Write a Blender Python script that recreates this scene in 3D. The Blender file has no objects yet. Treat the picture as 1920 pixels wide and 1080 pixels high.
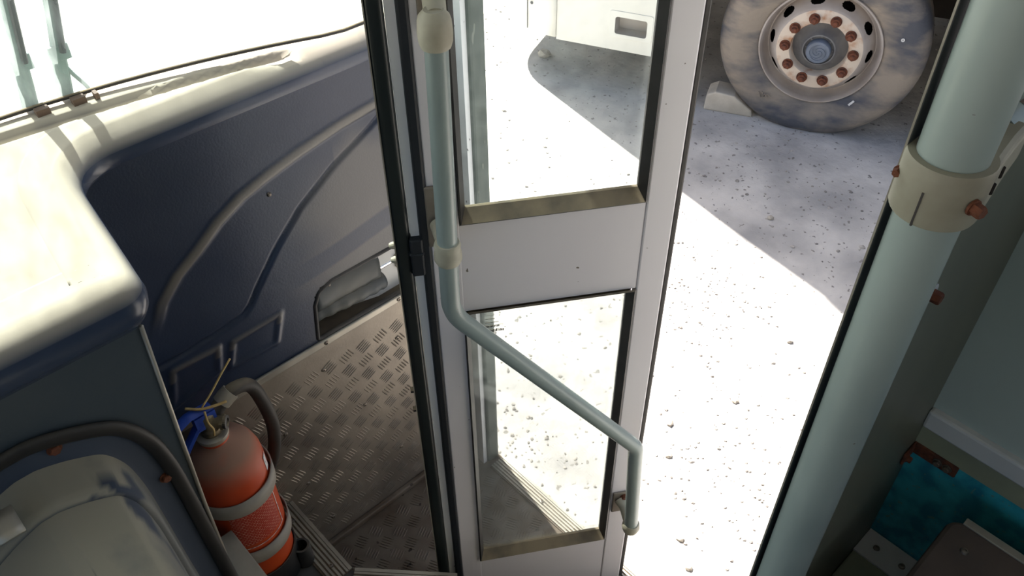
import bpy, bmesh, math, random
from mathutils import Vector, Matrix
random.seed(7)
sc = bpy.context.scene
PI = math.pi

# ------------------------------------------------------------------ camera
# world: +X out through the bus door, +Y to the front of the bus, Z up, ground at 0
cam_d = bpy.data.cameras.new('camera')
cam = bpy.data.objects.new('camera', cam_d)
sc.collection.objects.link(cam)
cam_d.sensor_fit = 'HORIZONTAL'
cam_d.sensor_width = 36.0
cam_d.lens = 36.0 * 1600.0 / 1920.0
cam_d.clip_start = 0.02
cam_d.clip_end = 300
p_, r_, y_ = math.radians(43.064), math.radians(-0.711), math.radians(42.626)
fw = Vector((math.sin(y_) * math.cos(p_), math.cos(y_) * math.cos(p_), -math.sin(p_)))
rt0 = Vector((math.cos(y_), -math.sin(y_), 0))
up0 = rt0.cross(fw)
rt = rt0 * math.cos(r_) + up0 * math.sin(r_)
up = -rt0 * math.sin(r_) + up0 * math.cos(r_)
m = Matrix((rt, up, -fw)).transposed().to_4x4()
m.translation = (0, 0, 2.45)
cam.matrix_world = m
sc.camera = cam

# ------------------------------------------------------------------ world, sun, exposure
SUN_AZ, SUN_EL = math.radians(11), math.radians(52)
world = bpy.data.worlds.new('sky')
sc.world = world
world.use_nodes = True
nt = world.node_tree
sky = nt.nodes.new('ShaderNodeTexSky')
sky.sky_type = 'NISHITA'
sky.sun_disc = False
sky.sun_elevation = SUN_EL
sky.sun_rotation = SUN_AZ
sky.dust_density = 3.0
sky.ozone_density = 1.0
bg = nt.nodes['Background']
nt.links.new(sky.outputs[0], bg.inputs[0])
bg.inputs[1].default_value = 0.10
sun_d = bpy.data.lights.new('sun', 'SUN')
sun_d.energy = 7.6
sun_d.angle = math.radians(0.6)
sun_d.color = (1.0, 0.965, 0.91)
sun = bpy.data.objects.new('sun', sun_d)
sc.collection.objects.link(sun)
sdir = Vector((math.sin(SUN_AZ) * math.cos(SUN_EL), math.cos(SUN_AZ) * math.cos(SUN_EL), math.sin(SUN_EL)))
sun.rotation_euler = sdir.to_track_quat('Z', 'Y').to_euler()
sun.location = sdir * 20
sc.view_settings.view_transform = 'Standard'
sc.view_settings.look = 'None'
sc.view_settings.exposure = 1.1
sc.view_settings.gamma = 1.0
sc.view_settings.use_curve_mapping = False


# ------------------------------------------------------------------ materials
def lin(c):
    o = []
    for x in c[:3]:
        x = x / 255.0
        o.append(x / 12.92 if x <= 0.04045 else ((x + 0.055) / 1.055) ** 2.4)
    return (o[0], o[1], o[2], 1.0)


def mat(name, c1, c2=None, scale=8.0, rough=0.5, metal=0.0, bump=0.0, bscale=60.0, lo=0.35, hi=0.65,
        dust=None, dust_amt=0.0, spot=None, spot_scale=40.0, spot_at=0.68, stretch=(1, 1, 1), attr=None, spec=0.5,
        coat=0.0, dust_lo=0.35, dust_hi=0.95, dust_n=(0.2, 0.6)):
    """noise-mixed paint; dust settles on upward faces; spots are worn or rusty specks; attr = dirt laid in a mesh attribute"""
    M = bpy.data.materials.new(name)
    M.use_nodes = True
    n = M.node_tree.nodes
    l = M.node_tree.links
    b = n['Principled BSDF']
    b.inputs['Roughness'].default_value = rough
    b.inputs['Metallic'].default_value = metal
    b.inputs['Specular IOR Level'].default_value = spec
    if coat:
        b.inputs['Coat Weight'].default_value = coat
        b.inputs['Coat Roughness'].default_value = 0.15
    tc = n.new('ShaderNodeTexCoord')
    mp = n.new('ShaderNodeMapping')
    mp.inputs['Scale'].default_value = stretch
    l.new(tc.outputs['Object'], mp.inputs[0])
    col = None

    def noise(s, detail=5.0):
        t = n.new('ShaderNodeTexNoise')
        t.inputs['Scale'].default_value = s
        t.inputs['Detail'].default_value = detail
        l.new(mp.outputs[0], t.inputs['Vector'])
        return t

    def ramp(src, a, bb):
        r = n.new('ShaderNodeMapRange')
        r.inputs['From Min'].default_value = a
        r.inputs['From Max'].default_value = bb
        l.new(src, r.inputs['Value'])
        return r.outputs['Result']

    def mix(fac, a, bb):
        x = n.new('ShaderNodeMix')
        x.data_type = 'RGBA'
        if hasattr(fac, 'default_value') or not isinstance(fac, float):
            l.new(fac, x.inputs[0])
        else:
            x.inputs[0].default_value = fac
        for sock, vv in ((x.inputs[6], a), (x.inputs[7], bb)):
            if isinstance(vv, tuple):
                sock.default_value = vv
            else:
                l.new(vv, sock)
        return x.outputs[2]
    base = lin(c1)
    if c2 is not None:
        base = mix(ramp(noise(scale).outputs[0], lo, hi), lin(c1), lin(c2))
    if spot is not None:
        base = mix(ramp(noise(spot_scale, 2.0).outputs[0], spot_at, spot_at + 0.02), base, lin(spot))
    if dust is not None:
        g = n.new('ShaderNodeNewGeometry')
        s = n.new('ShaderNodeSeparateXYZ')
        l.new(g.outputs['Normal'], s.inputs[0])
        f = ramp(s.outputs[2], dust_lo, dust_hi)
        nz = ramp(noise(14.0).outputs[0], dust_n[0], dust_n[1])
        mu = n.new('ShaderNodeMath')
        mu.operation = 'MULTIPLY'
        l.new(f, mu.inputs[0])
        l.new(nz, mu.inputs[1])
        mu2 = n.new('ShaderNodeMath')
        mu2.operation = 'MULTIPLY'
        l.new(mu.outputs[0], mu2.inputs[0])
        mu2.inputs[1].default_value = dust_amt
        base = mix(mu2.outputs[0], base, lin(dust))
        rr = n.new('ShaderNodeMapRange')
        rr.inputs['To Min'].default_value = rough
        rr.inputs['To Max'].default_value = 0.95
        l.new(mu2.outputs[0], rr.inputs['Value'])
        l.new(rr.outputs[0], b.inputs['Roughness'])
    if attr is not None:
        a = n.new('ShaderNodeAttribute')
        a.attribute_name = attr[0]
        base = mix(a.outputs['Fac'], base, lin(attr[1]))
    if isinstance(base, tuple):
        b.inputs['Base Color'].default_value = base
    else:
        l.new(base, b.inputs['Base Color'])
    if bump:
        bn = n.new('ShaderNodeBump')
        bn.inputs['Strength'].default_value = bump
        bn.inputs['Distance'].default_value = 0.01
        l.new(noise(bscale, 6.0).outputs[0], bn.inputs['Height'])
        l.new(bn.outputs[0], b.inputs['Normal'])
    return M


def glass(name, tint, dirt, dirt_col, scale=30.0, refl=0.5, stretch=(1, 1, 1), lo=0.4, hi=0.75):
    """clear sheet glass with a film of dust on it"""
    M = bpy.data.materials.new(name)
    M.use_nodes = True
    n = M.node_tree.nodes
    l = M.node_tree.links
    n.remove(n['Principled BSDF'])
    out = n['Material Output']
    tr = n.new('ShaderNodeBsdfTransparent')
    tr.inputs[0].default_value = tint
    gl = n.new('ShaderNodeBsdfGlossy')
    gl.inputs['Roughness'].default_value = 0.02
    fr = n.new('ShaderNodeFresnel')
    fr.inputs[0].default_value = 1.45
    mu = n.new('ShaderNodeMath')
    mu.operation = 'MULTIPLY'
    mu.inputs[1].default_value = refl
    l.new(fr.outputs[0], mu.inputs[0])
    m1 = n.new('ShaderNodeMixShader')
    l.new(mu.outputs[0], m1.inputs[0])
    l.new(tr.outputs[0], m1.inputs[1])
    l.new(gl.outputs[0], m1.inputs[2])
    df = n.new('ShaderNodeBsdfDiffuse')
    df.inputs[0].default_value = dirt_col
    tl = n.new('ShaderNodeBsdfTranslucent')
    tl.inputs[0].default_value = dirt_col
    md = n.new('ShaderNodeMixShader')
    md.inputs[0].default_value = 0.6
    l.new(df.outputs[0], md.inputs[1])
    l.new(tl.outputs[0], md.inputs[2])
    tc = n.new('ShaderNodeTexCoord')
    mp = n.new('ShaderNodeMapping')
    mp.inputs['Scale'].default_value = stretch
    l.new(tc.outputs['Object'], mp.inputs[0])
    nz = n.new('ShaderNodeTexNoise')
    nz.inputs['Scale'].default_value = scale
    nz.inputs['Detail'].default_value = 6
    l.new(mp.outputs[0], nz.inputs['Vector'])
    mr = n.new('ShaderNodeMapRange')
    mr.inputs['From Min'].default_value = lo
    mr.inputs['From Max'].default_value = hi
    mr.inputs['To Min'].default_value = dirt * 0.5
    mr.inputs['To Max'].default_value = dirt * 1.6
    l.new(nz.outputs[0], mr.inputs['Value'])
    m2 = n.new('ShaderNodeMixShader')
    l.new(mr.outputs[0], m2.inputs[0])
    l.new(m1.outputs[0], m2.inputs[1])
    l.new(md.outputs[0], m2.inputs[2])
    l.new(m2.outputs[0], out.inputs[0])
    return M


DUST = (200, 191, 174)
MT = {}
MT['blue'] = mat('blue_fibreglass', (32, 45, 69), (48, 59, 79), 5, 0.34, bump=0.05, bscale=250, attr=('dust', (118, 113, 104)), lo=0.4, hi=0.75)
MT['dash'] = mat('dusty_blue_dash', (48, 60, 82), (60, 71, 92), 6, 0.24, bump=0.02, bscale=250, dust=DUST, dust_amt=1.0, dust_lo=0.25, dust_hi=.8, dust_n=(-.2, .35))
MT['face'] = mat('blue_grey_console', (56, 68, 78), (70, 78, 84), 4, 0.4, bump=0.04, bscale=250)
MT['cover'] = mat('dusty_engine_cover', (70, 80, 92), (84, 92, 102), 7, 0.5, dust=(152, 147, 132), dust_amt=0.95, dust_lo=-0.25, dust_hi=.45, dust_n=(-.1, .4), attr=('scuff', (62, 71, 86)))
MT['rubber'] = mat('black_rubber', (30, 31, 32), (46, 44, 42), 12, 0.55, dust=(120, 112, 98), dust_amt=0.5)
MT['hatchseal'] = mat('black_hatch_seal', (30, 29, 29), (42, 39, 37), 12, 0.5, dust=(96, 90, 80), dust_amt=0.45)
MT['post'] = mat('dark_green_rubber', (20, 29, 31), (30, 38, 38), 9, 0.38, stretch=(1, 1, .15))
MT['seal'] = mat('black_door_seal', (20, 26, 33), (30, 35, 42), 9, 0.5, stretch=(1, 1, .15))
MT['gasket'] = mat('brown_black_gasket', (44, 42, 42), (64, 60, 58), 15, 0.5, dust=(178, 160, 130), dust_amt=0.95)
MT['white'] = mat('off_white_paint', (228, 222, 225), (233, 228, 230), 3, 0.38, spot=(120, 108, 96), spot_scale=60, spot_at=0.74)
MT['edgewhite'] = mat('white_edge_paint', (246, 245, 246), (240, 239, 242), 8, 0.4, spot=(90, 85, 90), spot_scale=90, spot_at=0.73)
MT['rail'] = mat('pale_green_grey_enamel', (160, 173, 169), (150, 163, 160), 8, 0.36, spot=(92, 66, 50), spot_scale=120, spot_at=0.755, coat=0.2)
MT['socket'] = mat('cream_plastic', (196, 192, 172), (172, 164, 144), 22, 0.5, dust=(205, 200, 180), dust_amt=0.5)
MT['clamp'] = mat('olive_grey_plastic', (162, 159, 142), (140, 134, 118), 22, 0.5, dust=(180, 176, 158), dust_amt=0.4)
MT['plate'] = mat('aluminium_mount_plate', (150, 140, 128), (128, 118, 108), 20, 0.45, metal=0.4)
MT['rust'] = mat('rusty_steel', (120, 66, 40), (84, 48, 34), 60, 0.75, bump=0.3, bscale=200)
MT['checker'] = mat('aluminium_checker_plate', (160, 150, 136), (122, 114, 104), 5, 0.45, metal=0.5, bump=0.05, bscale=200)
MT['checkerdirty'] = mat('dirty_checker_plate', (132, 122, 108), (92, 76, 60), 7, 0.6, metal=0.3, spot=(60, 52, 44), spot_scale=30, spot_at=0.7)
MT['alu'] = mat('dull_aluminium', (186, 180, 166), (160, 154, 142), 10, 0.4, metal=0.5)
MT['alugroove'] = mat('groove_dirt', (120, 104, 88), (96, 84, 70), 20, 0.7)
MT['screw'] = mat('zinc_screw', (150, 140, 128), (110, 102, 94), 60, 0.4, metal=0.7)
MT['red'] = mat('orange_red_enamel', (188, 62, 20), (198, 74, 28), 8, 0.4, dust=(150, 122, 104), dust_amt=0.92, dust_lo=0.02, dust_hi=.6, dust_n=(-.1, .4))
MT['steelband'] = mat('grey_steel_strap', (166, 160, 150), (150, 144, 134), 14, 0.6)
MT['plasticblue'] = mat('blue_plastic', (44, 78, 176), (36, 66, 156), 20, 0.45)
MT['brass'] = mat('dull_brass', (150, 138, 112), (120, 108, 88), 40, 0.45, metal=0.6)
MT['hose'] = mat('black_hose', (42, 40, 38), (56, 52, 48), 20, 0.6, dust=(140, 128, 108), dust_amt=0.85)
MT['twine'] = mat('straw_twine', (206, 178, 120), (180, 150, 96), 90, 0.8)
MT['labelpaper'] = mat('white_sticker', (226, 224, 220), (150, 150, 160), 140, 0.5, lo=0.5, hi=0.6)
MT['ceil'] = mat('pale_grey_lining', (160, 160, 155), (150, 150, 146), 3, 0.7)
MT['floorgrey'] = mat('grey_vinyl_floor', (84, 82, 78), (66, 64, 61), 10, 0.6)
MT['greenwall'] = mat('green_grey_wall_panel', (190, 201, 194), (180, 192, 185), 3, 0.4)
MT['trimwhite'] = mat('pale_plastic_trim', (222, 222, 220), (206, 206, 206), 6, 0.45)
MT['olive'] = mat('olive_wall_base', (166, 168, 140), (146, 148, 126), 8, 0.6)
MT['teal'] = mat('teal_mottled_laminate', (62, 178, 192), (42, 136, 158), 26, 0.45, spot=(90, 150, 150), spot_scale=120, spot_at=0.68, lo=0.4, hi=0.6)
MT['sheet'] = mat('grey_green_steel_sheet', (134, 134, 118), (114, 114, 100), 4, 0.42, metal=0.2, stretch=(1, 1, .3))
MT['sheetedge'] = mat('dark_panel_edge', (54, 58, 62), (66, 68, 70), 14, 0.5)
MT['brown'] = mat('dark_brown_vinyl', (104, 90, 82), (90, 78, 72), 12, 0.45)
MT['boot'] = mat('grey_vinyl_boot', (72, 78, 80), (92, 92, 86), 10, 0.5, dust=(140, 130, 112), dust_amt=0.5)
MT['chrome'] = mat('chrome_rod', (200, 200, 204), None, rough=0.15, metal=1.0)
MT['dirtpan'] = mat('dusty_recess', (110, 98, 80), (86, 76, 64), 14, 0.8)
MT['wiper'] = mat('grey_green_wiper', (140, 160, 155), (122, 142, 138), 14, 0.6)
MT['clip'] = mat('brown_clip', (120, 98, 84), (100, 82, 70), 30, 0.6)
MT['jamb'] = mat('dusty_grey_green_jamb', (70, 80, 75), (88, 96, 90), 40, 0.6, stretch=(1, 1, .25), spot=(120, 124, 116), spot_scale=70, spot_at=0.68)
MT['skin'] = mat('white_body_paint', (214, 212, 206), (222, 220, 214), 3, 0.4)
MT['busbody'] = mat('cream_bus_paint', (240, 237, 229), (234, 230, 220), 2.5, 0.4, dust=(220, 210, 192), dust_amt=0.3)
MT['busglass'] = mat('dark_bus_glass', (24, 30, 34), (30, 36, 40), 4, 0.08)
MT['under'] = mat('dusty_underbody', (64, 56, 48), (48, 42, 38), 8, 0.85)
MT['tyre'] = mat('dusty_tyre', (76, 78, 85), (140, 130, 118), 4.0, 0.8, bump=0.35, bscale=40, lo=.40, hi=.58, stretch=(.8, 1, 1.8))
MT['rim'] = mat('dusty_grey_rim', (170, 162, 156), (150, 140, 132), 8, 0.55, dust=(176, 158, 138), dust_amt=0.5)
MT['rimrust'] = mat('cream_rim_with_rust', (204, 190, 174), (168, 122, 88), 16, 0.65, lo=0.5, hi=0.72)
MT['hub'] = mat('blue_grey_hub', (112, 112, 112), (92, 92, 94), 18, 0.6)
MT['hubcap'] = mat('slate_hub_cap', (104, 114, 130), (88, 98, 112), 20, 0.45)
MT['drum'] = mat('dark_brake_drum', (40, 32, 28), (30, 25, 22), 20, 0.9)
MT['stone'] = mat('pale_stone', (196, 186, 170), (160, 150, 138), 18, 0.9, bump=0.4, bscale=60)
MT['gravel'] = mat('grey_gravel', (126, 120, 114), (188, 180, 170), 25, 0.95, lo=.4, hi=.6)
MT['block'] = mat('pale_concrete', (206, 196, 180), (186, 176, 160), 10, 0.9, bump=0.25, bscale=80)
MT['winglass'] = glass('dusty_windscreen_glass', (0.88, 0.97, 0.94, 1), 0.36, (0.80, 0.90, 0.87, 1), 26, 0.4, (1, 1, .35))
MT['doorglass'] = glass('door_glass', (0.95, 0.98, 0.97, 1), 0.05, (0.85, 0.88, 0.86, 1), 40, 0.6)


def ground_mat():
    M = mat('pale_dusty_ground', (168, 164, 160), (212, 206, 198), 3.2, 0.95, bump=0.9, bscale=16, spot=(140, 134, 128), spot_scale=34, spot_at=0.66)
    return M


MT['ground'] = ground_mat()


def label_mat():
    """red printed label: rows of tiny pale illegible print"""
    M = bpy.data.materials.new('red_printed_label')
    M.use_nodes = True
    n = M.node_tree.nodes
    l = M.node_tree.links
    b = n['Principled BSDF']
    b.inputs['Roughness'].default_value = 0.45
    uv = n.new('ShaderNodeUVMap')
    w = n.new('ShaderNodeTexBrick')
    w.inputs['Scale'].default_value = 1
    w.inputs['Brick Width'].default_value = 0.085
    w.inputs['Row Height'].default_value = 0.052
    w.inputs['Mortar Size'].default_value = 0.016
    w.inputs['Bias'].default_value = -0.2
    w.inputs['Color1'].default_value = lin((206, 150, 130))
    w.inputs['Color2'].default_value = lin((176, 62, 40))
    w.inputs['Mortar'].default_value = lin((168, 44, 26))
    l.new(uv.outputs[0], w.inputs[0])
    l.new(w.outputs[0], b.inputs['Base Color'])
    return M


MT['label'] = label_mat()

# ------------------------------------------------------------------ mesh helpers
COL = sc.collection


class MB:
    def __init__(s):
        s.v = []
        s.f = []

    def add(s, verts, faces):
        o = len(s.v)
        s.v += [tuple(x) for x in verts]
        s.f += [tuple(i + o for i in f) for f in faces]
        return s

    def box(s, a, b):
        (x0, y0, z0), (x1, y1, z1) = a, b
        x0, x1 = min(x0, x1), max(x0, x1)
        y0, y1 = min(y0, y1), max(y0, y1)
        z0, z1 = min(z0, z1), max(z0, z1)
        return s.add([(x0, y0, z0), (x1, y0, z0), (x1, y1, z0), (x0, y1, z0), (x0, y0, z1), (x1, y0, z1), (x1, y1, z1), (x0, y1, z1)],
                     [(0, 3, 2, 1), (4, 5, 6, 7), (0, 1, 5, 4), (1, 2, 6, 5), (2, 3, 7, 6), (3, 0, 4, 7)])

    def tube(s, path, r, seg=16, caps=True, up=None, sy=1.0):
        """round (or flattened by sy) tube along a polyline; r may be a list"""
        P = [Vector(p) for p in path]
        n = len(P)
        R = r if isinstance(r, (list, tuple)) else [r] * n
        rings = []
        t0 = (P[1] - P[0]).normalized()
        ref = Vector(up) if up else (Vector((0, 0, 1)) if abs(t0.z) < .9 else Vector((1, 0, 0)))
        nrm = (ref - t0 * ref.dot(t0)).normalized()
        for i in range(n):
            if i == 0:
                t = (P[1] - P[0])
            elif i == n - 1:
                t = (P[-1] - P[-2])
            else:
                t = (P[i + 1] - P[i]).normalized() + (P[i] - P[i - 1]).normalized()
            t.normalize()
            nrm = (nrm - t * nrm.dot(t)).normalized()
            bi = t.cross(nrm)
            rings.append([P[i] + (nrm * math.cos(2 * PI * k / seg) * sy + bi * math.sin(2 * PI * k / seg)) * R[i] for k in range(seg)])
        vs = [q for rg in rings for q in rg]
        fs = []
        for i in range(n - 1):
            for k in range(seg):
                a = i * seg + k
                b = i * seg + (k + 1) % seg
                fs.append((a, b, b + seg, a + seg))
        if caps:
            fs.append(tuple(reversed(range(seg))))
            fs.append(tuple(range((n - 1) * seg, n * seg)))
        return s.add(vs, fs)

    def cyl(s, a, b, r, r2=None, seg=20, caps=True):
        return s.tube([a, b], [r, r if r2 is None else r2], seg, caps)

    def lathe(s, prof, origin=(0, 0, 0), axis='z', seg=32, close=False):
        """prof: (radius, height) pairs"""
        o = Vector(origin)
        vs = []
        for r, h in prof:
            for k in range(seg):
                a = 2 * PI * k / seg
                if axis == 'z':
                    q = Vector((r * math.cos(a), r * math.sin(a), h))
                elif axis == 'y':
                    q = Vector((r * math.sin(a), h, r * math.cos(a)))
                else:
                    q = Vector((h, r * math.cos(a), r * math.sin(a)))
                vs.append(o + q)
        fs = []
        for i in range(len(prof) - 1):
            for k in range(seg):
                a = i * seg + k
                b = i * seg + (k + 1) % seg
                fs.append((a, b, b + seg, a + seg))
        if prof[0][0] > 1e-4:
            fs.append(tuple(reversed(range(seg))))
        if prof[-1][0] > 1e-4:
            fs.append(tuple(range((len(prof) - 1) * seg, len(prof) * seg)))
        return s.add(vs, fs)

    def prism(s, poly, fa, fb):
        """poly of 2-D points; fa, fb map (u, v) to the two end faces"""
        n = len(poly)
        vs = [fa(u, v) for u, v in poly] + [fb(u, v) for u, v in poly]
        fs = [tuple(range(n)), tuple(reversed(range(n, 2 * n)))]
        for i in range(n):
            j = (i + 1) % n
            fs.append((i, i + n, j + n, j))
        return s.add(vs, fs)

    def grid(s, rows):
        n = len(rows[0])
        vs = [q for r in rows for q in r]
        fs = []
        for i in range(len(rows) - 1):
            for k in range(n - 1):
                fs.append((i * n + k, i * n + k + 1, (i + 1) * n + k + 1, (i + 1) * n + k))
        return s.add(vs, fs)

    def mesh(s, name):
        me = bpy.data.meshes.new(name)
        me.from_pydata(s.v, [], s.f)
        me.validate()
        bm = bmesh.new()
        bm.from_mesh(me)
        bmesh.ops.remove_doubles(bm, verts=bm.verts, dist=1e-6)
        bmesh.ops.recalc_face_normals(bm, faces=bm.faces)
        bm.to_mesh(me)
        bm.free()
        return me


def place(name, me, m_, parent=None, loc=None, rot=None, smooth=None, bev=0.0, sub=0, thick=0.0):
    if m_ is not None and not me.materials:
        me.materials.append(MT[m_])
    o = bpy.data.objects.new(name, me)
    COL.objects.link(o)
    if loc is not None:
        o.location = loc
    if rot is not None:
        o.rotation_euler = rot
    if parent is not None:
        o.parent = parent
        if parent.get('_world'):
            o.matrix_parent_inverse = Matrix.Translation(parent.location).inverted()
    if thick:
        md = o.modifiers.new('thickness', 'SOLIDIFY')
        md.thickness = thick
        md.offset = 0
    if bev:
        md = o.modifiers.new('bevel', 'BEVEL')
        md.width = bev
        md.segments = 2
        md.limit_method = 'ANGLE'
        md.angle_limit = math.radians(40)
    if smooth:
        for pl in me.polygons:
            pl.use_smooth = True
        if smooth is not True:
            try:
                me.set_sharp_from_angle(angle=math.radians(smooth))
            except Exception:
                pass
    return o


def obj(name, mb, m_, parent=None, **k):
    return place(name, mb.mesh(name), m_, parent, **k)


def tag(o, label=None, cat=None, group=None, kind=None):
    if label:
        o['label'] = label
    if cat:
        o['category'] = cat
    if group:
        o['group'] = group
    if kind:
        o['kind'] = kind
    return o


def thing(name, label, cat, loc=(0, 0, 0), rz=0.0, group=None, kind=None, world=True):
    """an Empty at a thing's base. world=True: its parts are written in world coordinates"""
    o = bpy.data.objects.new(name, None)
    o.empty_display_size = 0.05
    COL.objects.link(o)
    o.location = loc
    o.rotation_euler = (0, 0, rz)
    if world:
        o['_world'] = True
    return tag(o, label, cat, group, kind)


def fillet(pts, rad, seg=8):
    """polyline with rounded corners"""
    P = [Vector(p) for p in pts]
    R = rad if isinstance(rad, (list, tuple)) else [rad] * len(P)
    out = [P[0]]
    for i in range(1, len(P) - 1):
        a = (P[i - 1] - P[i])
        b = (P[i + 1] - P[i])
        ang = a.angle(b)
        d = min(R[i] / math.tan(ang / 2), a.length * .49, b.length * .49)
        p0 = P[i] + a.normalized() * d
        p1 = P[i] + b.normalized() * d
        for k in range(seg + 1):
            t = k / seg
            out.append(p0 * (1 - t) ** 2 + P[i] * 2 * t * (1 - t) + p1 * t * t)
    out.append(P[-1])
    return out


def catmull(pts, n=6):
    P = [Vector(p) for p in pts]
    P = [P[0] * 2 - P[1]] + P + [P[-1] * 2 - P[-2]]
    o = []
    for i in range(1, len(P) - 2):
        for k in range(n):
            t = k / n
            a, b, c, d = P[i - 1], P[i], P[i + 1], P[i + 2]
            o.append(.5 * ((2 * b) + (c - a) * t + (2 * a - 5 * b + 4 * c - d) * t * t + (3 * b - a - 3 * c + d) * t ** 3))
    o.append(P[-2])
    return o


def fill_holes(outer, holes):
    """triangulated 2-D region with holes -> (verts2d, tris, boundary loops)"""
    bm = bmesh.new()
    es = []
    loops = []
    for lp in [outer] + holes:
        vs = [bm.verts.new((x, y, 0)) for x, y in lp]
        loops.append(vs)
        for i in range(len(vs)):
            es.append(bm.edges.new((vs[i], vs[(i + 1) % len(vs)])))
    bmesh.ops.triangle_fill(bm, use_beauty=True, use_dissolve=False, edges=es)
    bm.verts.index_update()
    v = [(q.co.x, q.co.y) for q in bm.verts]
    f = [tuple(w.index for w in fc.verts) for fc in bm.faces]
    L = [[q.index for q in lp] for lp in loops]
    bm.free()
    return v, f, L


def plate_with_holes(mb, outer, holes, fa, fb):
    v, f, L = fill_holes(outer, holes)
    n = len(v)
    vs = [fa(x, y) for x, y in v] + [fb(x, y) for x, y in v]
    fs = list(f) + [tuple(i + n for i in reversed(t)) for t in f]
    for lp in L:
        for i in range(len(lp)):
            a, b = lp[i], lp[(i + 1) % len(lp)]
            fs.append((a, b, b + n, a + n))
    mb.add(vs, fs)


def rrect(x0, x1, z0, z1, r, seg=5):
    o = []
    for cx, cz, a0 in ((x1 - r, z1 - r, 0), (x0 + r, z1 - r, 90), (x0 + r, z0 + r, 180), (x1 - r, z0 + r, 270)):
        for k in range(seg + 1):
            a = math.radians(a0 + 90 * k / seg)
            o.append((cx + r * math.cos(a), cz + r * math.sin(a)))
    return o


def sstep(a, b, x):
    t = max(0.0, min(1.0, (x - a) / (b - a)))
    return t * t * (3 - 2 * t)


def seg_dist(p, a, b):
    ax, ay = a
    bx, by = b
    dx, dy = bx - ax, by - ay
    t = max(0, min(1, ((p[0] - ax) * dx + (p[1] - ay) * dy) / (dx * dx + dy * dy)))
    return math.hypot(p[0] - ax - dx * t, p[1] - ay - dy * t)


def poly_dist(p, pl):
    return min(seg_dist(p, pl[i], pl[i + 1]) for i in range(len(pl) - 1))


def screw_mesh(r, h):
    mb = MB()
    mb.lathe([(0.0005, h * .45), (r * .35, h * .45), (r * .4, h), (r * .8, h * .8), (r, 0)], seg=12)
    return mb.mesh('screw')


def hex_mesh(r, h, washer=1.35):
    mb = MB()
    mb.lathe([(r * washer, 0), (r * washer, h * .2)], seg=16)
    mb.lathe([(r, h * .15), (r, h * .8), (r * .85, h)], seg=6)
    return mb.mesh('bolt')


# tread pattern: groups of five raised bars, turned alternately
def tread(mb, x0, x1, y0, y1, to3, nrm, cell=0.046, hh=0.0018, keep=None):
    nx = int((x1 - x0) / cell)
    ny = int((y1 - y0) / cell)
    nrm = Vector(nrm)
    for i in range(nx):
        for j in range(ny):
            cx = x0 + (i + .5) * cell
            cy = y0 + (j + .5) * cell
            if keep and not keep(cx, cy):
                continue
            a = math.radians(28 if (i + j) % 2 else 118)
            ca, sa = math.cos(a), math.sin(a)
            for k in range(5):
                off = (k - 2) * cell * .155
                L = cell * .36
                w = cell * .04
                pts = []
                for q, (l_, w_) in enumerate(((-L, 0), (-L * .5, w), (L * .5, w), (L, 0), (L * .5, -w), (-L * .5, -w))):
                    px = l_
                    py = w_ + off
                    pts.append(Vector(to3(cx + px * ca - py * sa, cy + px * sa + py * ca)))
                tops = []
                for l_ in (-L * .55, L * .55):
                    tops.append(Vector(to3(cx + l_ * ca - off * sa, cy + l_ * sa + off * ca)) + nrm * hh)
                mb.add(pts + tops, [(0, 1, 6), (1, 2, 7, 6), (2, 3, 7), (3, 4, 7), (4, 5, 6, 7), (5, 0, 6)])


# ================================================================== GROUND AND BUS SHELL
g = MB()
N = 120
rows = []
for i in range(N + 1):
    r = []
    for j in range(N + 1):
        u_, v_ = i / N * 2 - 1, j / N * 2 - 1
        x = 2.5 + 60 * u_ * (abs(u_) ** 1.8)
        y = 1.5 + 60 * v_ * (abs(v_) ** 1.8)
        r.append((x, y, 0.0))
    rows.append(r)
g.grid(rows)
ground = obj('ground', g, 'ground')
tag(ground, 'pale dusty gravel ground outside the bus door', 'ground', kind='structure')

YF = 1.203          # inner face of the front wall
XS = 0.92           # inner face of the side wall at the door
ZU, ZL, ZP = 0.70, 0.44, 0.98   # upper step, lower step, platform


def struct(name, mb, m_, label=None, cat=None, parent=None, **k):
    o = obj(name, mb, m_, parent, **k)
    if parent is None:
        tag(o, label, cat, kind='structure')
    return o


# lower step floor (checker plate)
fl = struct('floor', MB().box((0.15, 0.12, ZL - .04), (0.955, YF, ZL)), 'checkerdirty', 'dirty checker plate floor of the lower doorway step', 'floor')
mb = MB()
tread(mb, 0.39, 0.93, 0.2, 1.20, lambda a, b: (a, b, ZL), (0, 0, 1), hh=.002)
tag(obj('tread_bars', mb, 'checkerdirty', fl), kind='stuff')
# upper step
mb = MB()
up_poly = [(0.19, YF), (0.377, YF), (0.384, 0.954), (0.545, 0.785), (0.545, 0.155), (0.19, 0.155)]
mb.prism(up_poly, lambda a, b: (a, b, ZU - .004), lambda a, b: (a, b, ZL))
struct('floor_upper_step', mb, 'floorgrey', 'grey upper doorway step below the fire extinguisher', 'step')
# driver platform and saloon floor
mb = MB().box((-1.45, -4.0, ZP - .05), (0.2, 1.03, ZP))
struct('floor_platform', mb, 'floorgrey', 'grey raised floor beside the doorway steps', 'floor')
mb = MB().box((0.2, -4.0, ZP - .05), (XS, 0.148, ZP))
struct('floor_saloon', mb, 'floorgrey', 'grey saloon floor behind the steel partition', 'floor')
mb = MB().box((0.186, 0.15, ZU), (0.198, 1.0, ZP - .05))
struct('wall_platform_side', mb, 'alu', 'aluminium riser between platform and upper step', 'riser')

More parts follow.
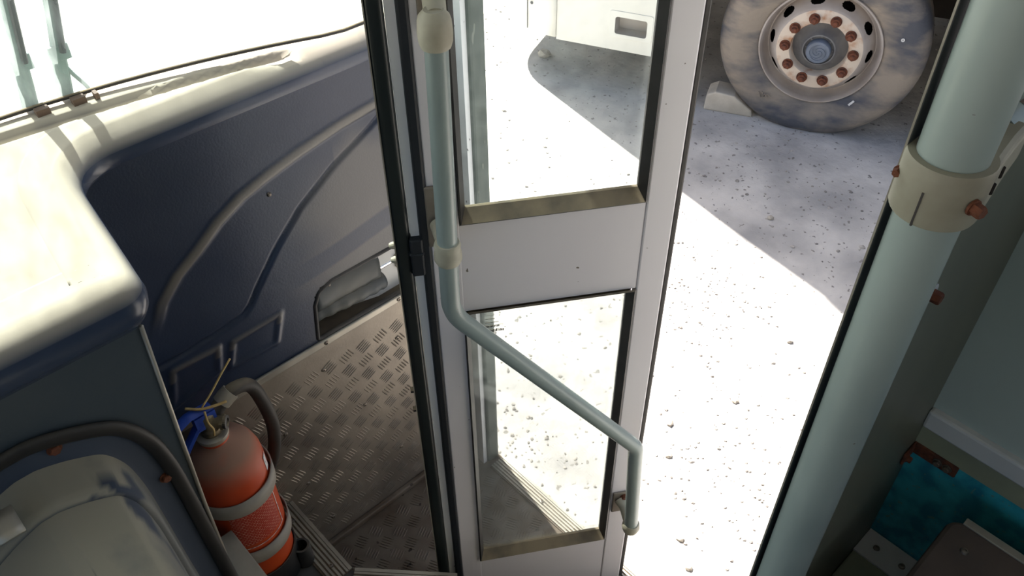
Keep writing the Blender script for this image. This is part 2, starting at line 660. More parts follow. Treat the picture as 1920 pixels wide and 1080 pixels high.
# shell: ceiling, side walls, rear wall, outer skin
struct('ceiling', MB().box((-1.5, -4.05, 2.98), (0.97, 1.32, 3.03)), 'ceil', 'pale grey lined bus ceiling', 'ceiling')
mb = MB().box((-1.5, -4.0, .5), (-1.45, 1.2, 1.75)).box((-1.5, -4.0, 2.6), (-1.45, 1.2, 2.98))
for yy in (-4.0, -2.7, -1.4, -.1, 1.1):
    mb.box((-1.5, yy, 1.75), (-1.45, yy + .1, 2.6))
struct('wall_left', mb, 'ceil', 'pale side wall with window openings behind the driver', 'wall')
struct('wall_back', MB().box((-1.5, -4.05, .5), (.97, -4.0, 2.98)), 'ceil', 'pale rear wall of the bus', 'wall')
mb = MB().box((XS + .012, -4.0, .3), (XS + .05, 0.162, 2.0)).box((XS + .012, -4.0, 2.6), (XS + .05, 1.2, 2.98))
for yy in (-4.0, -2.7, -1.4, 0.062):
    mb.box((XS + .012, yy, 2.0), (XS + .05, yy + .1, 2.6))
wr = struct('wall_right', mb, 'skin', 'side wall of the bus behind the doorway', 'wall')
obj('wall_panel', MB().box((XS, -2.5, 1.53), (XS + .012, 0.1534, 2.0)), 'greenwall', wr)
obj('trim_strip', MB().box((XS - .012, -2.5, 1.498), (XS + .012, 0.1534, 1.532)), 'trimwhite', wr, bev=.004)
obj('wall_base', MB().box((XS - .002, -2.5, 1.455), (XS + .012, 0.1534, 1.498)), 'olive', wr)
obj('laminate', MB().box((XS, -2.5, ZP), (XS + .012, 0.1534, 1.455)), 'teal', wr)
# header above windscreen, lower front skin
struct('wall_front_header', MB().box((-1.5, 1.14, 2.74), (.97, 1.36, 2.98)), 'ceil', 'pale header above the windscreen', 'wall')
def wy(x):
    """plan curve of the windscreen"""
    return max(1.206, 1.33 - (.337 * (x - .1) ** 2 if x > .1 else .02 * (x - .1) ** 2))


mb = MB()
cx_ = [-1.5 + 2.47 * i / 40 for i in range(41)]
mb.grid([[(x, wy(x) + .03, z) for x in cx_] for z in (.35, 1.1, 1.745)])
struct('wall_front_skin', mb, 'skin', 'white outer skin below the windscreen', 'wall', thick=.02, smooth=True)
struct('wall_corner_skin', MB().box((XS + .012, 1.2, .3), (XS + .05, 1.245, 2.98)), 'skin', 'white outer corner skin ahead of the door', 'wall')
# jamb of the door opening
mb = MB()
mb.box((0.914, 1.098, ZL), (0.953, 1.2, 2.98))
struct('trim_1', mb, 'jamb', 'dusty grey green jamb at the front of the doorway', 'jamb', bev=.006)
struct('trim_2', MB().box((0.902, 1.106, ZL), (0.914, 1.2, 2.98)), 'edgewhite', 'white strip along the front door jamb', 'jamb')

# ------------------------------------------------------------------ front wall: moulded blue panel
GX, GZ = 200, 150
X0, X1, Z0, Z1 = 0.15, 0.925, 1.12, 1.715
arc = [(.82, 1.625), (.761, 1.615), (.68, 1.605), (.592, 1.588), (.525, 1.572), (.465, 1.553), (.412, 1.525), (.365, 1.49), (.318, 1.46), (.278, 1.42), (.245, 1.36)]
line = [(.80, 1.605), (.742, 1.572), (.655, 1.53), (.568, 1.474), (.505, 1.415), (.447, 1.348), (.425, 1.318), (.407, 1.304), (.36, 1.297), (.3, 1.292), (.15, 1.285)]
em1 = [(.352, 1.200), (.372, 1.258), (.478, 1.262), (.455, 1.195)]
em2 = [(.226, 1.182), (.250, 1.268), (.342, 1.264), (.328, 1.208)]


def inside(p, poly):
    c = False
    n = len(poly)
    for i in range(n):
        a, b = poly[i], poly[(i + 1) % n]
        if (a[1] > p[1]) != (b[1] > p[1]) and p[0] < (b[0] - a[0]) * (p[1] - a[1]) / (b[1] - a[1]) + a[0]:
            c = not c
    return c


def below_line(x, z):
    for i in range(len(line) - 1):
        a, b = line[i + 1], line[i]
        if a[0] <= x <= b[0]:
            return z < a[1] + (b[1] - a[1]) * (x - a[0]) / (b[0] - a[0])
    return False


RX0, RX1, RZ0, RZ1 = 0.556, 0.90, 1.136, 1.272


def recess(x, z):
    """rounded opening that holds the door actuator, its left side leaning"""
    xl = RX0 - .012 + (z - RZ0) * .10
    if x < xl or z < RZ0 or z > RZ1:
        return False
    if z > RZ1 - .03 and x < xl + .03:
        return math.hypot(x - xl - .03, z - RZ1 + .03) < .03
    return True


verts, dustv = [], []
faces = []
for j in range(GZ + 1):
    for i in range(GX + 1):
        x = X0 + (X1 - X0) * i / GX
        z = Z0 + (Z1 - Z0) * j / GZ
        y = YF
        du = 0.0
        d = poly_dist((x, z), arc)
        y -= .004 * (1 - sstep(.005, .014, d)) * sstep(1.34, 1.42, z)
        du = max(du, .85 * (1 - sstep(.006, .013, d)) * sstep(1.36, 1.47, z))
        dl = poly_dist((x, z), line)
        if below_line(x, z):
            y -= .004 * sstep(0, .008, dl)
        y += .004 * (1 - sstep(0, .004, dl))
        for e in (em1, em2):
            de = poly_dist((x, z), e + [e[0]])
            y -= .0035 * (1 - sstep(.001, .010, de))
            if de < .009 and z > sum(q[1] for q in e) / 4 + .012:
                du = max(du, .5 * (1 - sstep(.002, .009, de)))
        # wide soft dust film towards the lower right, with a clean wiped band
        s = sstep(.50, .66, x + .35 * (1.35 - z) * 0 + .02 * math.sin(40 * z)) * .55
        if below_line(x, z) or x > .66:
            wiped = sstep(.028, .02, abs(z - 1.345 - .02 * math.sin(9 * x)))
            s *= (1 - .9 * wiped)
            s *= sstep(1.60, 1.52, z + .012 * math.sin(60 * x))
        else:
            s *= .35 * sstep(1.58, 1.50, z)
        du = max(du, s)
        verts.append((x, y, z))
        dustv.append(du)
hole = {}
for j in range(GZ):
    for i in range(GX):
        cx = X0 + (X1 - X0) * (i + .5) / GX
        cz = Z0 + (Z1 - Z0) * (j + .5) / GZ
        if not recess(cx, cz):
            a = j * (GX + 1) + i
            faces.append((a, a + 1, a + GX + 2, a + GX + 1))
me = bpy.data.meshes.new('wall_front')
me.from_pydata(verts, [], faces)
at_ = me.attributes.new('dust', 'FLOAT', 'POINT')
at_.data.foreach_set('value', dustv)
for pl in me.polygons:
    pl.use_smooth = True
wf = place('wall_front', me, 'blue')
tag(wf, 'moulded dark blue front wall panel under the dashboard', 'wall', kind='structure')
# recess pan and rubber rim
mb = MB()
mb.box((RX0 - .03, YF + .085, RZ0 - .02), (.93, YF + .09, RZ1 + .02))
mb.box((RX0 - .03, YF + .002, RZ0 - .02), (.93, YF + .088, RZ0 - .005))
mb.box((RX0 - .03, YF + .002, RZ1 + .004), (.93, YF + .088, RZ1 + .012))
mb.box((RX0 - .03, YF + .002, RZ0 - .02), (RX0 - .022, YF + .088, RZ1 + .012))
obj('recess_pan', mb, 'dirtpan', wf)
rim = [(.92, RZ1), (RX0 + .045, RZ1), (RX0 + .012, RZ1 - .012), (RX0 - .002, RZ1 - .04), (RX0 - .012, RZ0 + .004), (RX0 - .004, RZ0), (.92, RZ0)]
mb = MB()
mb.tube(fillet([(x, YF - .002, z) for x, z in rim], .012), .0055, 10)
obj('recess_rim', mb, 'rubber', wf, smooth=True)
for x, z in ((.521, 1.57), (.518, 1.532), (.70, 1.285), (.595, 1.262), (.655, 1.50)):
    mb = MB()
    mb.lathe([(0.0005, -.004), (.003, -.0035), (.005, 0)], (0, 0, 0), 'y', 10)
    obj('screw', mb, 'screw', wf, loc=(x, YF, z))
# checker plate kick panel
kp = obj('kick_plate', MB().box((0.15, YF - .006, ZL), (0.925, YF + .01, 1.128)), 'checker', wf)
obj('plate_lip', MB().box((0.15, YF - .012, 1.116), (0.925, YF - .004, 1.134)), 'alu', wf, bev=.003)
obj('bottom_angle', MB().box((0.385, YF - .022, ZL), (0.925, YF - .006, ZL + .018)), 'checkerdirty', wf, bev=.004)
mb = MB()
tread(mb, 0.30, 0.92, ZL + .03, 1.11, lambda a, b: (a, YF - .006, b), (0, -1, 0))
tag(obj('tread_bars', mb, 'checker', kp), kind='stuff')
sm = screw_mesh(.0055, .003)
for x, z in ((.376, 1.126), (.556, 1.126), (.75, 1.126), (.538, 1.048), (.735, 1.007), (.416, .929), (.433, .722), (.471, .536), (.62, .86), (.70, .62)):
    o = place('screw', sm, 'screw', kp, loc=(x, YF - .006 if z < 1.11 else YF - .012, z), rot=(PI / 2, 0, 0))

# ------------------------------------------------------------------ windscreen


xs = [-1.44 + (0.92 + 1.44) * i / 60 for i in range(61)]
win = thing('window_1', 'dusty curved windscreen above the dashboard', 'windscreen', (0, 1.33, 1.77), kind='structure')
mb = MB()
zs = [1.772, 2.1, 2.45, 2.76]
mb.grid([[(x, wy(x) - .05 * (z - 1.77), z) for x in xs] for z in zs])
obj('glass', mb, 'winglass', win, smooth=True)
mb = MB()
mb.tube([(x, wy(x) - .002, 1.7755) for x in xs], .0035, 8)
obj('gasket', mb, 'gasket', win, smooth=True)

# ================================================================== DASHBOARD
dash = thing('dashboard', 'dust-covered blue moulded dashboard below the windscreen', 'dashboard', (0, 1.0, 1.6))
# plan line of the visible edge, outward to the right of travel
plan = fillet([(-1.3, .905, 0), (.190, .905, 0), (.222, 1.206, 0), (.93, 1.206, 0)], [0, .035, .09, 0], 10)
plan0 = list(plan)
# resample the long legs
pl2 = [plan[0]]
for p in plan[1:]:
    d = (p - pl2[-1]).length
    k = max(1, int(d / .012))
    a = pl2[-1].copy()
    for q in range(1, k + 1):
        pl2.append(a.lerp(p, q / k))
plan = pl2


def outn(i):
    a = plan[max(0, i - 1)]
    b = plan[min(len(plan) - 1, i + 1)]
    t = (b - a).normalized()
    return Vector((t.y, -t.x, 0))


def edge_prof(w):
    """(outward offset, z). w=0 along the console roll, w=1 along the wall lip"""
    con = [(-.042, 1.7300), (-.024, 1.7338), (-.012, 1.7315), (.000, 1.722), (.008, 1.708), (.011, 1.692), (.009, 1.676), (.002, 1.662), (-.006, 1.652), (-.012, 1.646), (-.016, 1.640)]
    lip = [(-.042, 1.7520), (-.022, 1.7570), (-.014, 1.7505), (-.006, 1.744), (.001, 1.735), (.005, 1.726), (.006, 1.717), (.005, 1.710), (.003, 1.704), (.001, 1.699), (-.004, 1.697)]
    return [(a[0] * (1 - w) + b[0] * w, a[1] * (1 - w) + b[1] * w) for a, b in zip(con, lip)]


def try_(x):
    return 1.305 - .135 * max(0, x) ** 1.5


def trough(x, y):
    d = abs(y - try_(x) + .006)
    if x > .62:
        d = math.hypot(d, x - .62)
    return .013 * (1 - sstep(.006, .0135, d))


def top_z(x, y):
    w = sstep(.93, 1.20, y)
    return 1.7332 + (1.7552 - 1.7332) * w + .014 * max(0, min(1, (y - 1.2) / .13)) - trough(x, y)


rows = []
for i, p in enumerate(plan):
    w = sstep(.95, 1.19, p.y) if p.x > .1 else 0
    nn = outn(i)
    r = [(p.x + nn.x * o_, p.y + nn.y * o_, z) for o_, z in edge_prof(w)]
    r = [(a, b, c - trough(a, b)) for a, b, c in r[1:]]
    inn = []
    for k in range(13):
        o_ = -.074 + .004 * k
        x_, yy_ = p.x + nn.x * o_, p.y + nn.y * o_
        inn.append((x_, yy_, top_z(x_, yy_) + (-.004 if k == 0 else .0009)))
    r = inn + r
    rows.append(r)
mb = MB()
mb.grid(rows)
obj('edge_roll', mb, 'dash', dash, smooth=True)
# top surface with the demister trough
coarse = [(p.x, p.y) for p in plan0]
ppoly = coarse + [(0.93, 1.5), (-1.3, 1.5)]
mb = MB()
NX, NY = 260, 130
rows = []
for j in range(NY + 1):
    rows.append([])
    for i in range(NX + 1):
        x = -1.0 + 1.93 * (i / NX)
        yb = .90 + (1.42 - .90) * j / NY
        y = yb + (try_(x) - 1.305) * sstep(1.1, 1.25, yb)
        y = min(y, wy(x) + .012)
        rows[-1].append((x, y, top_z(x, y)))
fs = []
for j in range(NY):
    for i in range(NX):
        cx = (rows[j][i][0] + rows[j][i + 1][0]) / 2
        cy = (rows[j][i][1] + rows[j + 1][i][1]) / 2
        if inside((cx, cy), ppoly) and (cy > 1.27 or poly_dist((cx, cy), coarse) > .046) and rows[j + 1][i][1] - rows[j][i][1] > 1e-5:
            a = j * (NX + 1) + i
            fs.append((a, a + 1, a + NX + 2, a + NX + 1))
mb.add([q for r in rows for q in r], fs)
obj('top_panel', mb, 'dash', dash, smooth=True)
# console front face with leaning right edge, and its side towards the steps
mb = MB()
face = [(-1.3, 1.648), (.176, 1.648), (.166, 1.45), (.157, 1.25), (.150, ZP), (-1.3, ZP)]
mb.prism(face, lambda a, b: (a, .917, b), lambda a, b: (a, .925, b))
mb.prism([(.925, 1.648), (YF + .001, 1.69), (YF + .001, ZU), (.925, ZU)], lambda a, b: (.172 - (1.65 - b) * .03, a, b), lambda a, b: (.164 - (1.65 - b) * .03, a, b))
obj('console_face', mb, 'face', dash, bev=.002)
mb = MB()
mb.tube([(.176, .916, 1.648), (.166, .916, 1.45), (.157, .916, 1.25), (.150, .916, ZP)], .0035, 8)
obj('corner_edge', mb, 'alu', dash, smooth=True)

# hatch (engine cover) on the console face
YC = .917
hx = -.03
arch = [(.149, .985), (.149, 1.044), (.145, 1.176), (.142, 1.304), (.138, 1.385), (.126, 1.455), (.097, 1.51), (.049, 1.542), (.0, 1.561), (-.03, 1.564)]
arch = arch + [(2 * hx - x, z) for x, z in reversed(arch[:-1])]
arch3 = [Vector((x, 0, z)) for x, z in arch]
archs = catmull(arch3, 5)


def arch_off(d):
    """arch line moved inward by d"""
    out = []
    n = len(archs)
    for i, p in enumerate(archs):
        t = (archs[min(n - 1, i + 1)] - archs[max(0, i - 1)]).normalized()
        nn = Vector((-t.z, 0, t.x))
        q = p + nn * d
        out.append(q)
    return out


seal = MB()
seal.tube([(p.x, YC - .006, p.z) for p in arch_off(.004)], .0118, 12, sy=.6, up=(0, 1, 0))
obj('seal', seal, 'hatchseal', dash, smooth=True)
cov = thing('engine_cover', 'dust-covered rounded engine cover bolted to the console face', 'engine cover', (hx, .85, ZP))
rows = []
prof = [(.014, 0.0), (.041, .000), (.047, .003), (.051, .012), (.053, .028), (.054, .055), (.055, .066), (.059, .071), (.066, .0715), (.070, .069)]
scuff = []
for off, yo in prof:
    rows.append([(p.x, YC - .004 - yo, p.z) for p in arch_off(off)])


def shell(name, rows, m_, parent, blobs):
    """quad shell; blobs are wiped places (x, y, z, radius) where the dust is gone"""
    n = len(rows[0])
    sc_ = []
    vs = []
    for r in rows:
        for q in r:
            vs.append(q)
            s_ = 0
            for bx, by, bz, br in blobs:
                d = math.sqrt((q[0] - bx) ** 2 + (q[1] - by) ** 2 + (q[2] - bz) ** 2)
                d += .010 * math.sin(q[0] * 190 + q[1] * 60) + .006 * math.sin(q[1] * 310 + q[0] * 90)
                s_ = max(s_, sstep(br, br * .6, d))
            sc_.append(s_)
    fs = [(i * n + k, i * n + k + 1, (i + 1) * n + k + 1, (i + 1) * n + k) for i in range(len(rows) - 1) for k in range(n - 1)]
    me = bpy.data.meshes.new(name)
    me.from_pydata(vs, [], fs)
    a = me.attributes.new('scuff', 'FLOAT', 'POINT')
    a.data.foreach_set('value', sc_)
    return place(name, me, m_, parent, smooth=True)


shell('flange', rows[:3], 'cover', cov, [(0, .9, 1.2, 9)])
shell('collar', rows[2:], 'cover', cov, [(.075, .848, 1.45, .035), (.045, .85, 1.475, .02)])
rows = []
NV = 40
for k in range(NV + 1):
    y = YC - .072 - .62 * k / NV
    lo_ = .064 + .06 * (k / NV)
    rows.append([(p.x, y, p.z - .10 * (k / NV) ** 1.3) for p in arch_off(lo_)])
shell('lid', rows, 'cover', cov, [(.085, .815, 1.43, .052), (.112, .80, 1.36, .05), (.105, .77, 1.33, .035)])
# strap hinge across the lid at its crown
mb = MB()
sx = -.075
mb.grid([[(sx + a, YC - .05 - t * .03, 1.53 - .006 * t - 4 * (a - .0) ** 2 * .2) for a in (-.018, 0, .018)] for t in (0, .5, 1.0, 1.4)])
obj('strap', mb, 'alu', cov, thick=.004, smooth=True)
bm_ = hex_mesh(.0075, .007)
for x, z in ((.016, 1.532), (.122, 1.362), (-.12, 1.46)):
    place('bolt', bm_, 'rust', cov, loc=(x, YC - .004, z), rot=(PI / 2, 0, 0))

# ================================================================== FIRE EXTINGUISHER
EX, EY = .250, 1.095
ext = thing('fire_extinguisher', 'dusty orange-red fire extinguisher strapped beside the doorway step', 'extinguisher', (EX, EY, ZU + .01))
mb = MB()
mb.lathe([(.02, ZU + .012), (.06, ZU + .014), (.073, ZU + .03), (.075, ZU + .06), (.075, 1.085), (.0735, 1.105), (.068, 1.125), (.058, 1.142), (.044, 1.155), (.032, 1.162), (.027, 1.168), (.026, 1.182)], (EX, EY, 0), 'z', 48)
obj('body', mb, 'red', ext, smooth=35)
mb = MB()
mb.lathe([(.029, 1.176), (.030, 1.180), (.030, 1.186), (.025, 1.188)], (EX, EY, 0), 'z', 32)
obj('neck_ring', mb, 'alu', ext, smooth=35)
mb = MB()
mb.lathe([(.019, 1.185), (.019, 1.20), (.015, 1.203), (.015, 1.235), (.011, 1.24)], (EX, EY, 0), 'z', 20)
mb.tube([(EX, EY, 1.215), (EX + .020, EY - .018, 1.213)], [.012, .012], 14)
mb.tube([(EX + .018, EY - .016, 1.213), (EX + .022, EY - .020, 1.213)], [.015, .015], 6)
valve = obj('valve', mb, 'brass', ext, smooth=35)
mb = MB()
mb.lathe([(.013, -.003), (.013, .003), (.008, .004), (.0075, .001), (.0005, .0)], (0, 0, 0), 'z', 20)
obj('gauge', mb, 'gasket', valve, loc=(EX + .0235, EY - .0215, 1.213), rot=(math.radians(90), 0, math.radians(47)))
mb = MB()
mb.tube(fillet([(EX + .014, EY + .004, 1.246), (EX - .03, EY + .0, 1.252), (EX - .092, EY - .01, 1.235)], .02), [.012] * 11, 8, sy=.45, up=(0, 0, 1))
obj('lever', mb, 'plasticblue', ext, smooth=40)
mb = MB()
mb.tube(fillet([(EX + .012, EY, 1.222), (EX - .022, EY - .002, 1.218), (EX - .085, EY - .014, 1.158)], .02), [.010] * 11, 8, sy=.6, up=(0, 0, 1))
mb.box((EX - .024, EY - .011, 1.212), (EX + .016, EY + .011, 1.246))
obj('carry_handle', mb, 'plasticblue', ext, smooth=40)
hp = catmull([(.268, 1.103, 1.215), (.29, 1.105, 1.232), (.318, 1.106, 1.243), (.35, 1.114, 1.218), (.367, 1.122, 1.14), (.373, 1.132, 1.05), (.36, 1.15, .95), (.335, 1.172, .87)], 7)
mb = MB()
mb.tube(hp, .0135, 14)
hose = obj('hose', mb, 'hose', ext, smooth=True)
mb = MB()
mb.tube([hp[6], hp[9], hp[12]], [.017, .0175, .017], 16)
obj('hose_ferrule', mb, 'alu', hose, smooth=40)


def wrap(r, z0, z1, a0, a1, n=20):
    """patch on the cylinder; angles in degrees from +X counterclockwise"""
    rows = [[(EX + r * math.cos(math.radians(a0 + (a1 - a0) * k / n)), EY + r * math.sin(math.radians(a0 + (a1 - a0) * k / n)), z) for k in range(n + 1)] for z in (z0, z1)]
    return rows


def wrap_obj(name, r, z0, z1, a0, a1, m_, parent):
    rows = wrap(r, z0, z1, a0, a1)
    n = len(rows[0])
    me = bpy.data.meshes.new(name)
    me.from_pydata([q for r_ in rows for q in r_], [], [(k, k + 1, n + k + 1, n + k) for k in range(n - 1)])
    uvl = me.uv_layers.new(name='UVMap')
    for pl in me.polygons:
        for li in pl.loop_indices:
            vi = me.loops[li].vertex_index
            uvl.data[li].uv = ((vi % n) / (n - 1), vi // n)
    return place(name, me, m_, parent, smooth=True)


lab = wrap_obj('printed_label', .0756, .905, 1.005, -128, -52, 'label', ext)
wrap_obj('label_border', .0757, .895, 1.012, -47.5, -46, 'labelpaper', ext)
wrap_obj('label_border', .0757, .893, .895, -120, -46, 'labelpaper', ext)
wrap_obj('white_sticker', .0757, 1.055, 1.098, -40, -28, 'labelpaper', ext)

# bracket: two straps, back plate and base cup
brk = thing('extinguisher_bracket', 'grey steel straps and black base cup holding the extinguisher', 'bracket', (EX, EY, ZU))
for z in (1.035, .865):
    rows = []
    for zz in (z - .020, z + .020):
        rows.append([(EX + (.0785 + .004 * max(0, math.cos(math.radians(a - 10)))) * math.cos(math.radians(a)), EY + (.0785 + .004 * max(0, math.cos(math.radians(a - 10)))) * math.sin(math.radians(a)), zz + .004 * math.sin(math.radians(a * 1.0))) for a in range(-180, 91, 6)])
    obj('strap', MB().grid(rows), 'steelband', brk, smooth=True, thick=.003)
obj('back_plate', MB().box((EX - .02, EY + .0785, .74), (EX + .02, EY + .084, 1.1)), 'steelband', brk, bev=.002)
mb = MB()
mb.lathe([(.079, ZU), (.081, ZU + .01), (.080, ZU + .085), (.0775, ZU + .085), (.077, ZU + .008)], (EX, EY, 0), 'z', 40)
obj('base_cup', mb, 'rubber', brk, smooth=35)
mb = MB()
mb.lathe([(.020, ZU), (.020, ZU + .06), (.0185, ZU + .063), (.014, ZU + .063), (.0135, ZU + .02), (.0005, ZU + .02)], (.322, 1.045, 0), 'z', 24)
obj('side_socket', mb, 'rubber', brk, smooth=35)
# twine tied round the valve
tw = catmull([(EX - .025, EY + .012, 1.262), (EX - .005, EY - .004, 1.258), (EX + .02, EY - .012, 1.255), (EX + .04, EY - .014, 1.252)], 5)
mb = MB()
mb.tube(tw, .0026, 6)
twine = thing('twine', 'straw-coloured twine knotted round the blue extinguisher handle', 'twine', (EX, EY, 1.25))
obj('loop', mb, 'twine', twine, smooth=True)
mb = MB()
mb.tube(catmull([(EX - .002, EY - .006, 1.262), (EX + .022, EY + .0, 1.275), (EX + .055, EY + .01, 1.296), (EX + .08, EY + .016, 1.312)], 4), .0018, 6)
obj('loose_end', mb, 'twine', twine, smooth=True)
mb = MB()
mb.tube(catmull([(EX - .002, EY - .014, 1.258), (EX - .006, EY - .024, 1.24), (EX - .002, EY - .027, 1.22), (EX - .005, EY - .028, 1.205)], 4), .0022, 6)
obj('hanging_end', mb, 'twine', twine, smooth=True)


# ================================================================== STEP NOSINGS
def nosing(label, a, b, w, side):
    """ribbed aluminium edge from a to b, tread width w to the given side"""
    a, b = Vector(a), Vector(b)
    t = (b - a).normalized()
    s_ = Vector((-t.y, t.x, 0)) * side
    o = thing('step_nosing', label, 'step nosing', a, group='ribbed aluminium step nosings')
    mb = MB()
    poly = [(0, -.03), (.003, -.03), (.003, -.003), (w, -.003), (w, 0), (0, 0)]
    mb.prism(poly, lambda u, v: a + s_ * u + Vector((0, 0, v)), lambda u, v: b + s_ * u + Vector((0, 0, v)))
    obj('angle', mb, 'alugroove', o)
    n = 6
    for k in range(n):
        u0 = .0 + w * k / n * .98
        u1 = u0 + w / n * (.70 if k else .9)
        if k == 0:
            u1 = u0 + w / n * 1.0
        mb = MB()
        mb.prism([(u0, 0), (u0 + .001, .0035), (u1 - .001, .0035), (u1, 0)], lambda u, v: a + s_ * u + Vector((0, 0, v)), lambda u, v: b + s_ * u + Vector((0, 0, v)))
        obj('rib', mb, 'alu', o)
    for f_ in (.2, .85):
        p = a.lerp(b, f_) + s_ * (w * .55) + Vector((0, 0, .0035))
        place('screw', sm, 'screw', o, loc=p)
    return o


nosing('ribbed aluminium nosing along the step edge beside the extinguisher', (.384, 1.196, ZU), (.387, .956, ZU), .058, -1)
nosing('ribbed aluminium nosing cut across the corner at the bottom edge', (.392, .952, ZU), (.548, .786, ZU), .058, -1)
nosing('ribbed aluminium nosing on the outer edge of the lower step', (.958, 1.084, ZL + .004), (.958, .17, ZL + .004), .052, -1)
obj('platform_edge', MB().box((.160, .30, ZP), (.2, 1.028, ZP + .006)), 'alu', bev=.002)
tag(bpy.data.objects['platform_edge'], 'pale aluminium edging strip beside the engine cover', 'edging strip')

# ================================================================== FRONT DOOR LEAF
door = thing('door_1', 'white glazed bus door leaf with a cranked handrail', 'door', (.588, .8207, .05635), math.radians(-32.4), kind='structure', world=False)
door.scale = (.977,) * 3
ZB, ZT = .397, 2.42
TH = .034
obj('stile', MB().box((0, 0, ZB), (.046, TH, ZT)), 'white', door, bev=.002)
obj('stile', MB().box((.3485, -.001, ZB), (.398, TH, ZT)), 'white', door, bev=.003)
obj('middle_panel', MB().box((.046, .001, 1.43), (.3475, TH - .002, 1.620)), 'white', door)
obj('lower_panel', MB().box((.046, .001, ZB), (.3475, TH - .002, .608)), 'white', door)
obj('top_rail', MB().box((.046, .001, 2.34), (.3475, TH - .002, ZT)), 'white', door)
obj('edge_seal', MB().box((.398, .004, ZB), (.409, TH - .004, ZT)), 'gasket', door, bev=.003)
obj('edge_strip', MB().box((-.0300, .004, ZB + .1), (-.015, TH, ZT)), 'edgewhite', door)
mb = MB()
mb.box((-.0165, -.004, ZB), (.0, TH, ZT))
obj('hinge_seal', mb, 'seal', door, bev=.004)
for (a, b, z0, z1, nm) in ((.046, .3475, 1.620, 2.34, 'upper'), (.043, .3475, .608, 1.43, 'lower')):
    w = .012
    mb = MB()
    # mitred frame bars with a slope towards the glass
    o_ = [(a, z0), (b, z0), (b, z1), (a, z1)]
    i_ = [(a + w, z0 + w * 1.7), (b - w, z0 + w * 1.7), (b - w, z1 - w), (a + w, z1 - w)]
    vs = [(x, -.004, z) for x, z in o_] + [(x + (.003 if x < .2 else -.003), -.006, z + (.003 if z == z0 else -.003)) for x, z in o_] + [(x, .014, z) for x, z in i_] + [(x, .020, z) for x, z in i_] + [(x, .022, z) for x, z in o_]
    fs = []
    for k in range(4):
        j = (k + 1) % 4
        for L in range(4):
            fs.append((L * 4 + k, L * 4 + j, L * 4 + 4 + j, L * 4 + 4 + k))
    mb.add(vs, fs)
    obj('glazing_gasket', mb, 'gasket', door)
    obj('pane', MB().box((a + .006, .0155, z0 + .008), (b - .006, .0195, z1 - .006)), 'doorglass', door)
# dark etched maker's mark on the lower pane: rows of tiny illegible strokes
mb = MB()
random.seed(3)
for r_i, (zz, hh, x0_, x1_) in enumerate(((1.388, .0015, .083, .098), (1.379, .0015, .082, .104), (1.368, .005, .082, .107), (1.356, .007, .081, .115))):
    x = x0_
    while x < x1_:
        w = .0008 + random.random() * .0016
        mb.box((x, .0150, zz), (x + w, .0155, zz + hh * random.uniform(.7, 1)))
        x += w + .0009
obj('etched_mark', mb, 'gasket', door)
# handrail
HY = -.06
RA = .0153
rail_pts = fillet([(.027, HY, 1.995), (.018, HY, 1.49), (.366, HY, 1.045), (.382, HY, .75)], [0, .09, .035, 0], 10)
hr = obj('handrail', MB().tube(rail_pts, RA, 20), 'rail', door, smooth=40)
# top socket: domed barrel on a stub and plate
mb = MB()
mb.lathe([(.0005, .018), (.0125, .018), (.0195, .010), (.0212, .004), (.0222, -.010), (.0215, -.022), (.019, -.030), (.0155, -.031)], (.026, HY, 1.981), 'z', 28)
mb.tube([(.028, HY, 1.988), (.031, -.012, 1.998), (.031, -.003, 2.0)], [.014, .015, .018], 18)
obj('socket', mb, 'socket', hr, smooth=40)
pl = obj('mount_plate', MB().box((.010, -.005, 1.945), (.050, 0, 2.095)), 'plate', door, bev=.002)
place('bolt', hex_mesh(.007, .008), 'rust', pl, loc=(.034, -.005, 2.052), rot=(PI / 2, 0, 0))
# middle collar
mb = MB()
mb.lathe([(.0155, .020), (.0185, .020), (.0205, .014), (.0192, .006), (.0212, .0), (.0212, -.012), (.0185, -.018), (.0155, -.018)], (.0203, HY, 1.618), 'z', 28)
mb.tube([(.020, HY, 1.62), (.015, -.006, 1.63)], [.013, .015], 16)
obj('socket', mb, 'socket', hr, smooth=40)
pl = obj('mount_plate', MB().box((-.004, -.005, 1.585), (.030, 0, 1.70)), 'plate', door, bev=.003)
# bottom ball
mb = MB()
mb.lathe([(.0005, -.024), (.010, -.022), (.017, -.015), (.0202, -.004), (.0195, .006), (.017, .012), (.0155, .012)], (.382, HY, .748), 'z', 24)
mb.tube([(.382, HY, .748), (.378, -.02, .765), (.374, -.003, .77)], [.014, .013, .016], 16)
obj('socket', mb, 'socket', hr, smooth=40)
pl = obj('mount_plate', MB().box((.353, -.006, .725), (.398, -.001, .80)), 'plate', door, bev=.003)
place('bolt', hex_mesh(.006, .008), 'rust', pl, loc=(.378, -.006, .785), rot=(PI / 2, 0, 0))

